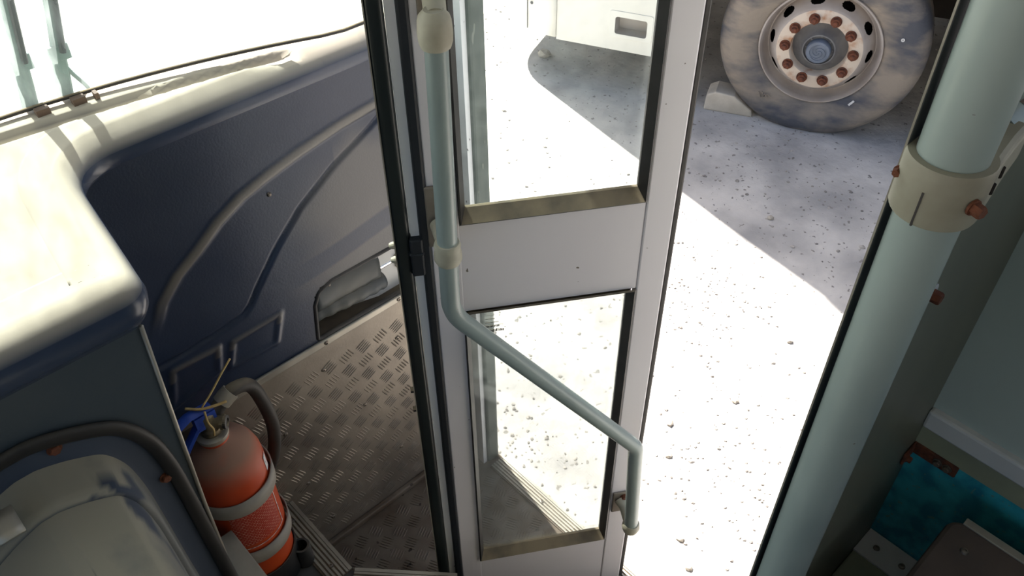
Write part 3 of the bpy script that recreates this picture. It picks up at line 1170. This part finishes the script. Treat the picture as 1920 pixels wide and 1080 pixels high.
# rotating door post with its arm
post = thing('door_post', 'dark upright door pivot post beside the white door leaf', 'post', (.588, .8207, .05635), math.radians(-32.4), world=False)
post.scale = (.977,) * 3
mb = MB()
poly = rrect(-.056, -.031, -.002, .034, .008, 4)
mb.prism(poly, lambda u, v: (u, v, .394), lambda u, v: (u, v, 2.6))
obj('shaft', mb, 'post', post, smooth=40)
obj('edge_line', MB().box((-.0575, .000, .394), (-.0555, .004, 2.6)), 'alu', post)
for z in (1.565,):
    mb = MB().box((-.034, -.008, z - .035), (-.013, .014, z + .04))
    mb.box((-.036, -.010, z + .008), (-.012, .012, z + .014))
    obj('hinge_arm', mb, 'seal', post, bev=.003)
for z in (1.585, 1.555):
    mb = MB()
    mb.lathe([(.0005, .010), (.004, .009), (.006, .004), (.006, 0)], (0, 0, 0), 'z', 12)
    obj('knob', mb, 'socket', post, loc=(-.056, .012, z), rot=(0, -PI / 2, 0))
for z in (1.235, 1.18):
    place('knob', hex_mesh(.006, .007), 'gasket', post, loc=(-.056, .012, z), rot=(0, -PI / 2, 0))

# door actuator in the wall recess
act = thing('door_actuator', 'grey vinyl-booted door actuator in the wall recess', 'actuator', (.7, YF + .04, 1.14))
random.seed(11)
rows = []
for i in range(15):
    t = i / 14
    x = .562 + .165 * t
    r = []
    for j in range(9):
        s_ = j / 8
        zt = 1.262 - .0 * t
        zb = 1.196 - .002 * t
        z = zb + (zt - zb) * s_
        y = YF + .012 + .035 * s_ * (.3 + .7 * t) - .014 * math.sin(PI * s_) * (1 - .3 * t) + random.uniform(-.0012, .0012)
        r.append((x + .012 * s_ * t, y, z))
    rows.append(r)
mb = MB().grid(rows)
obj('boot_flap', mb, 'boot', act, smooth=True, thick=.004)
mb = MB()
pth = catmull([(.560, YF + .032, 1.180), (.60, YF + .024, 1.182), (.65, YF + .020, 1.180), (.70, YF + .02, 1.176), (.735, YF + .024, 1.172)], 5)
mb.tube(pth, [.020 + .003 * math.sin(k * 1.7) * .5 for k in range(len(pth))], 18, sy=1.05)
obj('boot_roll', mb, 'boot', act, smooth=True)
mb = MB()
mb.tube([(.725, YF + .03, 1.205), (.80, YF + .03, 1.205)], .0085, 16)
obj('rod', mb, 'chrome', act, smooth=40)
obj('clevis', MB().box((.775, YF + .012, 1.185), (.83, YF + .05, 1.222)), 'alu', act, bev=.003)

# ================================================================== WIPERS (outside the windscreen)


def wiper(x0, x1, label):
    w = thing('wiper', label, 'wiper', (x0, wy(x0) + .02, 1.74), group='windscreen wipers')
    lean = (x1 - x0) / .16

    def P(z, dx=0, dy=0):
        x = x0 + lean * (z - 1.755) + dx
        return (x, wy(x) - .05 * (z - 1.77) + .022 + dy, z)
    zs_ = [1.71, 1.80, 1.88, 2.0, 2.2, 2.4]
    mb = MB()
    mb.tube([P(z) for z in zs_], [.013, .012, .009, .0085, .008, .006], 8, sy=.5, up=(0, 1, 0))
    obj('arm', mb, 'wiper', w)
    mb = MB()
    mb.tube([P(z, .004, -.010) for z in (1.84, 2.0, 2.3, 2.55)], [.005] * 4, 6)
    obj('blade', mb, 'rubber', w)
    a = P(1.838)
    obj('joint', MB().box((a[0] - .014, a[1] - .006, 1.825), (a[0] + .016, a[1] + .008, 1.85)), 'wiper', w, bev=.002)
    return w


wiper(.238, .262, 'grey wiper arm standing on the windscreen, nearer the picture edge')
wiper(.290, .318, 'grey wiper arm with washer hose, standing nearer the door')
mb = MB()
mb.tube(catmull([(.300, 1.335, 1.835), (.312, 1.337, 1.80), (.326, 1.335, 1.77), (.334, 1.335, 1.73)], 5), .0032, 8)
obj('washer_hose', mb, 'wiper', bpy.data.objects['wiper.001'], smooth=True)
for i, (x, w) in enumerate(((.246, .010), (.299, .010), (.325, .003))):
    y = wy(x) - .012
    o = obj('clip', MB().box((x - w, y - .007, 1.766), (x + w, y + .006, 1.7765)), 'clip', win)

# ================================================================== STANCHION, CLAMP, RAIL, PARTITION
PX, PY, PR = .470, .130, .0205
pole = thing('grab_pole', 'thick pale green grab pole in front of the steel partition', 'pole', (PX, PY, ZU))
mb = MB()
mb.cyl((PX, PY, ZP - .28), (PX, PY, 2.97), PR, seg=40)
obj('tube', mb, 'rail', pole, smooth=40)
mb = MB()
CZ0, CZ1 = 2.127, 2.166
mb.lathe([(PR, CZ0), (.0252, CZ0), (.0260, CZ0 + .002), (.0260, CZ1 - .002), (.0252, CZ1), (PR, CZ1)], (PX, PY, 0), 'z', 40)
cl = obj('clamp_collar', mb, 'clamp', pole, smooth=35)
mb = MB()
# arm tapering towards the rail, lying along +X
prof_ = [(PX + .006, CZ0, .0250), (PX + .026, CZ0 + .002, .0222), (PX + .046, CZ0 + .008, .0198), (PX + .066, CZ0 + .014, .0185)]
rows = []
for x, zb, hw in prof_:
    zt = CZ1 - .0 - (x - PX) * .02
    rows.append([(x, PY - hw, zb), (x, PY - hw, zt - .003), (x, PY - hw + .004, zt), (x, PY + hw - .004, zt), (x, PY + hw, zt - .003), (x, PY + hw, zb), (x, PY - hw, zb)])
mb.grid(rows)
mb.add([rows[0][k] for k in range(6)] + [rows[-1][k] for k in range(6)], [(0, 1, 2, 3, 4, 5), (11, 10, 9, 8, 7, 6)])
obj('clamp_arm', mb, 'clamp', pole, bev=.002)
obj('clamp_split', MB().box((PX - .0264, PY - .0006, CZ0 - .0003), (PX - .0245, PY + .0006, CZ0 + .024)), 'gasket', pole)
for x, z, a in ((PX - .011, CZ0 + .019, 0), (PX - .012, CZ0 + .022, 1)):
    if a == 0:
        place('bolt', hex_mesh(.0042, .008, 1.25), 'rust', pole, loc=(x, PY - .0238, z), rot=(PI / 2, 0, math.radians(-18)))
    else:
        place('bolt', hex_mesh(.0030, .005, 1.2), 'rust', pole, loc=(PX - .0125, PY + .0215, z), rot=(0, -PI / 2, 0))
for x, y, z in ((PX + .010, PY - .0243, CZ0 + .022), (PX + .022, PY - .0225, CZ0 + .027)):
    mb = MB()
    mb.tube([(x, y, z - .004), (x, y, z + .003)], .0018, 10)
    obj('bolt_hole', mb, 'drum', pole)
rail = thing('grab_rail', 'worn pale rail running from the pole clamp to the side wall', 'rail', (PX + .1, PY, 2.14))
mb = MB()
mb.tube([(PX + .058, PY, 2.152), (XS - .002, PY, 2.152)], .0165, 28)
obj('tube', mb, 'rail', rail, smooth=40)
mb = MB()
rows = []
for k in range(9):
    x = PX + .080 + .014 * k
    rows.append([(x, PY - .0167 * math.cos(math.radians(a)), 2.152 + .0167 * math.sin(math.radians(a))) for a in [62 + (w_ * (14 + 8 * math.sin(k * 1.9) + 5 * math.cos(k * 3.1))) for w_ in (-1, -.5, 0, .5, 1)]])
obj('bare_patch', mb.grid(rows), 'clip', rail, smooth=True)

part = thing('partition', 'dull grey-green steel partition between doorway and saloon', 'partition', (.7, .153, ZL))
YP = .1535
obj('sheet', MB().box((.4600, YP, ZL), (XS + .012, YP + .0012, 2.42)), 'sheet', part)
obj('edge_fold', MB().box((.4598, YP - .0008, ZL), (.478, YP + .0, 2.42)), 'sheetedge', part, bev=.001)
obj('edge_line', MB().box((.4592, YP - .0004, ZL), (.4598, YP + .0008, 2.42)), 'alu', part)
mb = MB()
mb.tube([(.644, YP - .004, 1.925), (.644, YP, 1.925)], .011, 20)
wsh = obj('washer', mb, 'trimwhite', part)
place('bolt', hex_mesh(.0062, .009, 1.0), 'rust', wsh, loc=(.644, YP - .004, 1.925), rot=(PI / 2, 0, 0))
mb = MB()
mb.lathe([(.0005, -.001), (.003, -.001), (.0055, -.003), (.007, 0)], (0, 0, 0), 'y', 14)
obj('screw', mb, 'socket', part, loc=(.632, YP, 2.128))
mb = MB().box((.915, .088, 1.435), (.9195, .150, 1.457)).box((.885, .149, 1.432), (.9195, .153, 1.457))
br = obj('corner_bracket', mb, 'rust', part, bev=.002)
place('bolt', hex_mesh(.005, .006), 'screw', br, loc=(.915, .115, 1.446), rot=(0, -PI / 2, 0))
place('bolt', hex_mesh(.005, .006), 'screw', br, loc=(.915, .101, 1.446), rot=(0, -PI / 2, 0))
place('bolt', hex_mesh(.005, .007), 'rust', br, loc=(.895, .149, 1.441), rot=(PI / 2, 0, 0))

# pale ledge and brown box at the side wall
led = thing('ledge', 'pale metal ledge between the partition foot and brown box', 'ledge', (.85, .11, ZP))
obj('cover', MB().box((.70, .064, ZP), (XS - .002, .1525, 1.222)), 'olive', led, bev=.004)
obj('edge_angle', MB().box((.865, .064, 1.2225), (XS - .002, .1525, 1.226)), 'trimwhite', led)
for y in (.085, .128):
    place('screw', sm, 'screw', led, loc=(.892, y, 1.226))
bx_ = thing('storage_box', 'dark brown box with aluminium edge strip by the teal wall', 'box', (.65, -.25, ZP))
mb = MB()
poly = fillet([(.40, .06, 0), (.842, .06, 0), (.862, .03, 0), (.862, -.6, 0)], [0, .02, .02, 0], 5)
poly = [(p.x, p.y) for p in poly] + [(.40, -.6)]
mb.prism(poly, lambda a, b: (a, b, ZP), lambda a, b: (a, b, 1.445))
obj('body', mb, 'brown', bx_, bev=.006)
obj('edge_strip', MB().box((.846, -.6, 1.445), (.858, .045, 1.4485)), 'alu', bx_, bev=.001)
obj('top_panel', MB().box((.42, -.58, 1.445), (.775, .01, 1.449)), 'brown', bx_, bev=.002)
place('screw', sm, 'gasket', bx_, loc=(.81, .025, 1.445))

# ================================================================== NEIGHBOURING BUS
NB = (3.778, 1.640, 0.0)
bus = thing('parked_bus', 'cream bus parked outside with a dusty front wheel', 'bus', NB, math.radians(-66), world=False)
# local: x towards its rear, y away from us, z up; tyre face at y = 0
WX, WZ = -.168, .445
SIDE = -.045
Z0b, Z1b = .262, 3.1
RC = .42
FX = -1.94
outer = [(-1.518, Z0b), (-1.2, Z0b)]
outer += [(-.84, Z0b)]
AR = .64
for k in range(0, 21):
    a = math.radians(196 - 212 * k / 20)
    outer.append((WX + AR * math.cos(a), WZ + .02 + AR * math.sin(a)))
outer += [(.50, Z0b), (8.0, Z0b + .05), (8.0, Z1b), (-1.518, Z1b)]
# keep outer strictly ordered: drop arch points under the skirt line
outer = [p for i, p in enumerate(outer) if not (3 <= i <= 23 and p[1] < Z0b + .004)]
hole_ = rrect(-1.192, -1.021, .357, .450, .012, 3)
mb = MB()
plate_with_holes(mb, outer, [hole_], lambda x, z: (x, SIDE, z), lambda x, z: (x, SIDE + .02, z))
obj('side_panel', mb, 'busbody', bus)
mb = MB()
plate_with_holes(mb, rrect(-1.224, -.990, .334, .482, .014, 3), [hole_], lambda x, z: (x, SIDE - .004, z), lambda x, z: (x, SIDE + .001, z))
fr = obj('hatch_handle', mb, 'busbody', bus, bev=.002)
mb = MB()
a_, b_ = rrect(-1.192, -1.021, .357, .450, .012, 3), rrect(-1.186, -1.028, .364, .446, .01, 3)
n = len(a_)
mb.add([(x, SIDE - .003, z) for x, z in a_] + [(x, SIDE + .06, z) for x, z in b_], [(i, (i + 1) % n, n + (i + 1) % n, n + i) for i in range(n)] + [tuple(range(n, 2 * n))])
obj('handle_recess', mb, 'rim', fr)
# rounded front
mb = MB()
pts = []
for k in range(13):
    a = math.radians(270 - 90 * k / 12)
    pts.append((FX + RC + RC * math.cos(a) * 1.0, SIDE + RC + RC * math.sin(a)))
for k in range(13):
    a = math.radians(180 - 90 * k / 12)
    pts.append((FX + RC + RC * math.cos(a), SIDE + 2.4 - RC + RC * math.sin(a)))
zz_ = [(Z0b + .015, 0), (.5, 0), (1.3, 0), (2.2, .03), (2.9, .10), (Z1b, .20)]
mb.grid([[(x + (o_ if x < FX + RC else 0) * (1 - (x - FX) / RC if x < FX + RC else 0), y, z) for x, y in pts] for z, o_ in zz_])
obj('front_panel', mb, 'busbody', bus, smooth=40, thick=.02)
mb = MB()
mb.box((-1.523, SIDE + .012, Z0b + .01), (-1.513, SIDE + .03, 2.9))
obj('panel_seam', mb, 'drum', bus)
mb = MB().box((-1.701, SIDE + .025, Z0b + .02), (-1.697, SIDE + .042, 1.2))
obj('corner_seam', mb, 'hub', bus)
place('screw', screw_mesh(.009, .004), 'hub', bus, loc=(-1.668, SIDE + .012, .438), rot=(PI / 2, 0, 0))
roof_poly = pts + [(8.0, SIDE + 2.4), (8.0, SIDE)]
mb = MB()
mb.prism(roof_poly, lambda a, b: (a, b, Z1b - .02), lambda a, b: (a, b, Z1b))
obj('roof', mb, 'busbody', bus)
mb = MB()
mb.box((-1.7, SIDE + 2.38, Z0b), (8.0, SIDE + 2.4, Z1b))
mb.box((7.98, SIDE, Z0b), (8.0, SIDE + 2.4, Z1b))
obj('rear_body', mb, 'busbody', bus)
mb = MB()
mb.box((-1.75, SIDE + .12, .62), (WX - .66, SIDE + 2.3, .66))
mb.box((WX + .66, SIDE + .12, .62), (7.9, SIDE + 2.3, .66))
mb.box((WX - .66, SIDE + .62, .62), (WX + .66, SIDE + 1.8, .66))
obj('underbody', mb, 'under', bus)
mb = MB()
rows = []
for yy in (SIDE + .02, SIDE + .62):
    rows.append([(WX + .66 * math.cos(math.radians(a)), yy, WZ + .02 + .66 * math.sin(math.radians(a))) for a in range(-16, 197, 8)])
mb.grid(rows)
mb.box((WX - .66, SIDE + .60, .45), (WX + .66, SIDE + .62, 1.15))
obj('wheel_arch', mb, 'under', bus)
obj('mudguard_stay', MB().box((WX + .66, SIDE + .05, .3), (WX + .70, SIDE + .45, 1.1)), 'hubcap', bus)
for k in range(5):
    x = -1.45 + k * 1.75
    obj('side_window', MB().box((x, SIDE - .004, 1.55), (x + 1.6, SIDE + .004, 2.5)), 'busglass', bus, bev=.002)
obj('windscreen', MB().box((FX - .004, SIDE + .5, 1.45), (FX + .05, SIDE + 1.9, 2.6)), 'busglass', bus)
obj('axle', MB().cyl((WX, .25, WZ), (WX, 2.0, WZ), .08), 'under', bus)

# wheel
TR = .495
tp = [(.285, .010), (.300, -.002), (.330, -.016), (.370, -.026), (.410, -.028), (.445, -.018), (.470, .002), (.487, .03), (TR, .07), (TR + .002, .14), (TR, .21), (.485, .255), (.43, .285), (.35, .285), (.29, .25)]
tp = [(p.x, p.y) for p in catmull([(a, b, 0) for a, b in tp], 3)]
mb = MB()
SEG = 96
mb.lathe(tp, (0, 0, 0), 'y', SEG)
mb.f = mb.f[:-2]
vs = []
for x, y, z in mb.v:
    zz = z + WZ
    r = math.hypot(x, z)
    low = sstep(.16, -.05, zz)
    if y < .14:
        y = y - .022 * low * math.sin(min(1, max(0, (r - .29) / .2)) * PI)
    if zz < .0 + .004:
        zz = .0005 + .002 * random.random()
    vs.append((x + WX, y, zz))
mb.v = vs
ty = obj('tyre', mb, 'tyre', bus, smooth=50)
# raised chevron mark on the sidewall and two small pale marks
for k, (dx, dz) in enumerate(((0, 0), (.016, .004))):
    mb = MB()
    c = Vector((WX - .215 + dx, -.030, WZ - .29 + dz))
    mb.tube([c + Vector((-.022, .001, .018)), c + Vector((-.006, -.002, -.012)), c + Vector((.008, -.002, .012)), c + Vector((.026, 0, -.006))], .003, 6)
    obj('chevron_mark', mb, 'tyre', ty)
obj('balance_tag', MB().box((-.017, -.002, -.005), (.017, .002, .005)), 'trimwhite', ty, loc=(WX + .215, -.020, WZ - .245), rot=(0, math.radians(-55), 0))
mb = MB()
mb.lathe([(.0085, 0), (.0085, -.003), (.005, -.003), (.005, 0)], (0, 0, 0), 'y', 14)
obj('ring_mark', mb, 'trimwhite', ty, loc=(WX + .355, -.030, WZ + .125))

rp = [(.292, .006), (.290, -.006), (.283, -.008), (.278, .0), (.274, .022), (.267, .05), (.256, .064), (.249, .062)]
mb = MB()
mb.lathe(rp, (0, 0, 0), 'y', 80)
mb.f = mb.f[:-2]
mb.v = [(x + WX, y, z + WZ) for x, y, z in mb.v]
rim_ = obj('rim', mb, 'rim', bus, smooth=40)
# disc with ten hand holes
cone = [(.250, .062), (.244, .048), (.235, .031), (.226, .014), (.217, .0), (.209, -.010), (.200, -.016)]
cone = [(p.x, p.y) for p in catmull([(a, b, 0) for a, b in cone], 4)]
NA = 400
vs = []
fs = []
for r, y in cone:
    for k in range(NA):
        a = 2 * PI * k / NA
        vs.append((WX + r * math.sin(a), y, WZ + r * math.cos(a)))
for i in range(len(cone) - 1):
    for k in range(NA):
        a = 2 * PI * (k + .5) / NA
        rr = (cone[i][0] + cone[i + 1][0]) / 2
        hol = False
        for h in range(10):
            ah = 2 * PI * (h + .5) / 10 + .05
            da = (a - ah + PI) % (2 * PI) - PI
            if (da * .223 / .031) ** 2 + ((rr - .233) / .0125) ** 2 < 1:
                hol = True
                break
        if not hol:
            j = (k + 1) % NA
            fs.append((i * NA + k, i * NA + j, (i + 1) * NA + j, (i + 1) * NA + k))
mb = MB()
mb.add(vs, fs)
obj('disc', mb, 'rim', rim_, smooth=50)
mb = MB()
mb.lathe([(.202, -.0155), (.197, -.018), (.140, -.018), (.136, -.012), (.134, .02), (.130, .04)], (0, 0, 0), 'y', 64)
mb.f = mb.f[:-2]
mb.v = [(x + WX, y, z + WZ) for x, y, z in mb.v]
obj('bolt_face', mb, 'rimrust', rim_, smooth=35)
mb = MB()
mb.lathe([(.135, .035), (.12, .03), (.095, .012), (.082, -.012), (.078, -.02), (.072, -.021), (.070, -.008), (.062, -.004), (.0005, -.004)], (0, 0, 0), 'y', 48)
mb.v = [(x + WX, y, z + WZ) for x, y, z in mb.v]
obj('hub', mb, 'hub', rim_, smooth=35)
mb = MB()
mb.lathe([(.0585, -.003), (.058, -.034), (.053, -.040), (.040, -.042), (.038, -.039), (.0005, -.039)], (0, 0, 0), 'y', 40)
for k in range(3):
    pts_ = []
    for q in range(16):
        t = q / 15
        a = 2 * PI * (k / 3 + t * .75)
        r = .006 + .036 * t
        pts_.append((r * math.sin(a), -.041, r * math.cos(a)))
    mb.tube(pts_, .0022, 6)
mb.v = [(x + WX, y, z + WZ - .004) for x, y, z in mb.v]
obj('hub_cap', mb, 'hubcap', rim_, smooth=40)
mb = MB()
mb.lathe([(.26, .11), (.0005, .11)], (0, 0, 0), 'y', 40)
mb.lathe([(.26, .11), (.262, .27)], (0, 0, 0), 'y', 40)
mb.v = [(x + WX, y, z + WZ) for x, y, z in mb.v]
obj('brake_drum', mb, 'drum', rim_)
mb = MB()
mb.lathe([(.0265, 0), (.0265, .006)], seg=18)
mb.lathe([(.0220, .005), (.0220, .022), (.018, .026)], seg=6)
mb.lathe([(.015, .024), (.012, .036), (.008, .039), (.0005, .039)], seg=14)
nut = mb.mesh('lug_nut')
for k in range(10):
    a = 2 * PI * (k + .5) / 10 - .02
    place('lug_nut', nut, 'rust', rim_, loc=(WX + .161 * math.sin(a), -.018, WZ + .161 * math.cos(a)), rot=(PI / 2, -a, 0), smooth=30)
mb = MB()
mb.lathe([(.006, 0), (.006, -.004), (.0005, -.005)], (0, 0, 0), 'y', 8)
hb = mb.mesh('hub_bolt')
for k in range(8):
    a = 2 * PI * k / 8
    place('hub_bolt', hb, 'hub', rim_, loc=(WX + .062 * math.sin(a), -.004, WZ + .062 * math.cos(a)))

# wheel chock
mb = MB()
poly = [(-.13, 0), (.13, 0), (.12, .035), (.02, .105), (-.08, .115), (-.125, .09)]
mb.prism(poly, lambda u, v: (u, -.06, v), lambda u, v: (u, .07, v))
ch = obj('wheel_chock', mb, 'block', loc=(3.60, 2.16, 0), rot=(0, 0, math.radians(-63)), bev=.008)
tag(ch, 'pale concrete block wedged against the parked bus tyre', 'chock')

# ================================================================== STONES AND GRAVEL


def rock(mb, c, r, sq=.65):
    t = (1 + 5 ** .5) / 2
    base = [(-1, t, 0), (1, t, 0), (-1, -t, 0), (1, -t, 0), (0, -1, t), (0, 1, t), (0, -1, -t), (0, 1, -t), (t, 0, -1), (t, 0, 1), (-t, 0, -1), (-t, 0, 1)]
    F = [(0, 11, 5), (0, 5, 1), (0, 1, 7), (0, 7, 10), (0, 10, 11), (1, 5, 9), (5, 11, 4), (11, 10, 2), (10, 7, 6), (7, 1, 8), (3, 9, 4), (3, 4, 2), (3, 2, 6), (3, 6, 8), (3, 8, 9), (4, 9, 5), (2, 4, 11), (6, 2, 10), (8, 6, 7), (9, 8, 1)]
    a = random.uniform(0, 6.28)
    ax, ay = random.uniform(.7, 1.3), random.uniform(.7, 1.2)
    vs = []
    for x, y, z in base:
        k = r / 1.9 * random.uniform(.78, 1.12)
        x, y, z = x * k * ax, y * k * ay, z * k * sq
        vs.append((c[0] + x * math.cos(a) - y * math.sin(a), c[1] + x * math.sin(a) + y * math.cos(a), c[2] + z))
    mb.add(vs, F)


random.seed(21)
STONES = [((3.288, 3.268), .045, 'tan stone lying alone on the bright ground ahead of the parked bus'),
          ((3.42, .98), .03, 'small pale stone behind the parked bus tyre'),
          ((1.70, 1.02), .016, 'grey stone on the sunlit gravel, seen through the lower door pane'),
          ((1.585, .93), .013, 'small grey stone near the lower handrail socket'),
          ((1.36, .70), .015, 'grey stone on the gravel beside the door foot'),
          ((1.30, .62), .014, 'dark flat stone lowest on the bright gravel by the door'),
          ((1.95, .92), .015, 'brown stone on the sunlit gravel right of the door'),
          ((2.35, .95), .016, 'small grey stone near the shadow edge'),
          ((2.62, 1.95), .018, 'small grey stone in the bus shadow below the door window'),
          ((2.95, 1.45), .016, 'small pale stone in the shade below the tyre')]
for (x, y), r, lab_ in STONES:
    mb = MB()
    rock(mb, (0, 0, 0), r, .7)
    o = obj('stone', mb, 'stone', loc=(x, y, r * .3))
    tag(o, lab_, 'stone', 'loose stones on the ground')
random.seed(5)
mb = MB()
for k in range(3600):
    x = 1.0 + 4.2 * random.random() ** 1.2
    y = random.uniform(-.2, 4.6)
    cl_ = math.sin(x * 3.1 + 1) * math.sin(y * 2.7 + .5) + .5 * math.sin(x * 9 + y * 7)
    if random.random() > .35 + .5 * cl_:
        continue
    r = random.choice((.0035, .0045, .006, .008)) * random.uniform(.8, 1.25)
    if random.random() < .04:
        r *= 1.8
    rock(mb, (x, y, r * .15), r, .6)
for k in range(2600):
    x = random.uniform(1.05, 2.7)
    y = random.uniform(.1, 1.9)
    cl_ = math.sin(x * 5.3 + 2) * math.sin(y * 4.9 + 1.2)
    if random.random() > .25 + .75 * cl_:
        continue
    r = random.uniform(.0028, .0075)
    rock(mb, (x, y, r * .2), r, .7)
tag(obj('gravel', mb, 'gravel'), 'loose fine gravel scattered over the dusty ground', 'gravel', kind='stuff')

for o in bpy.data.objects:
    if '_world' in o:
        del o['_world']
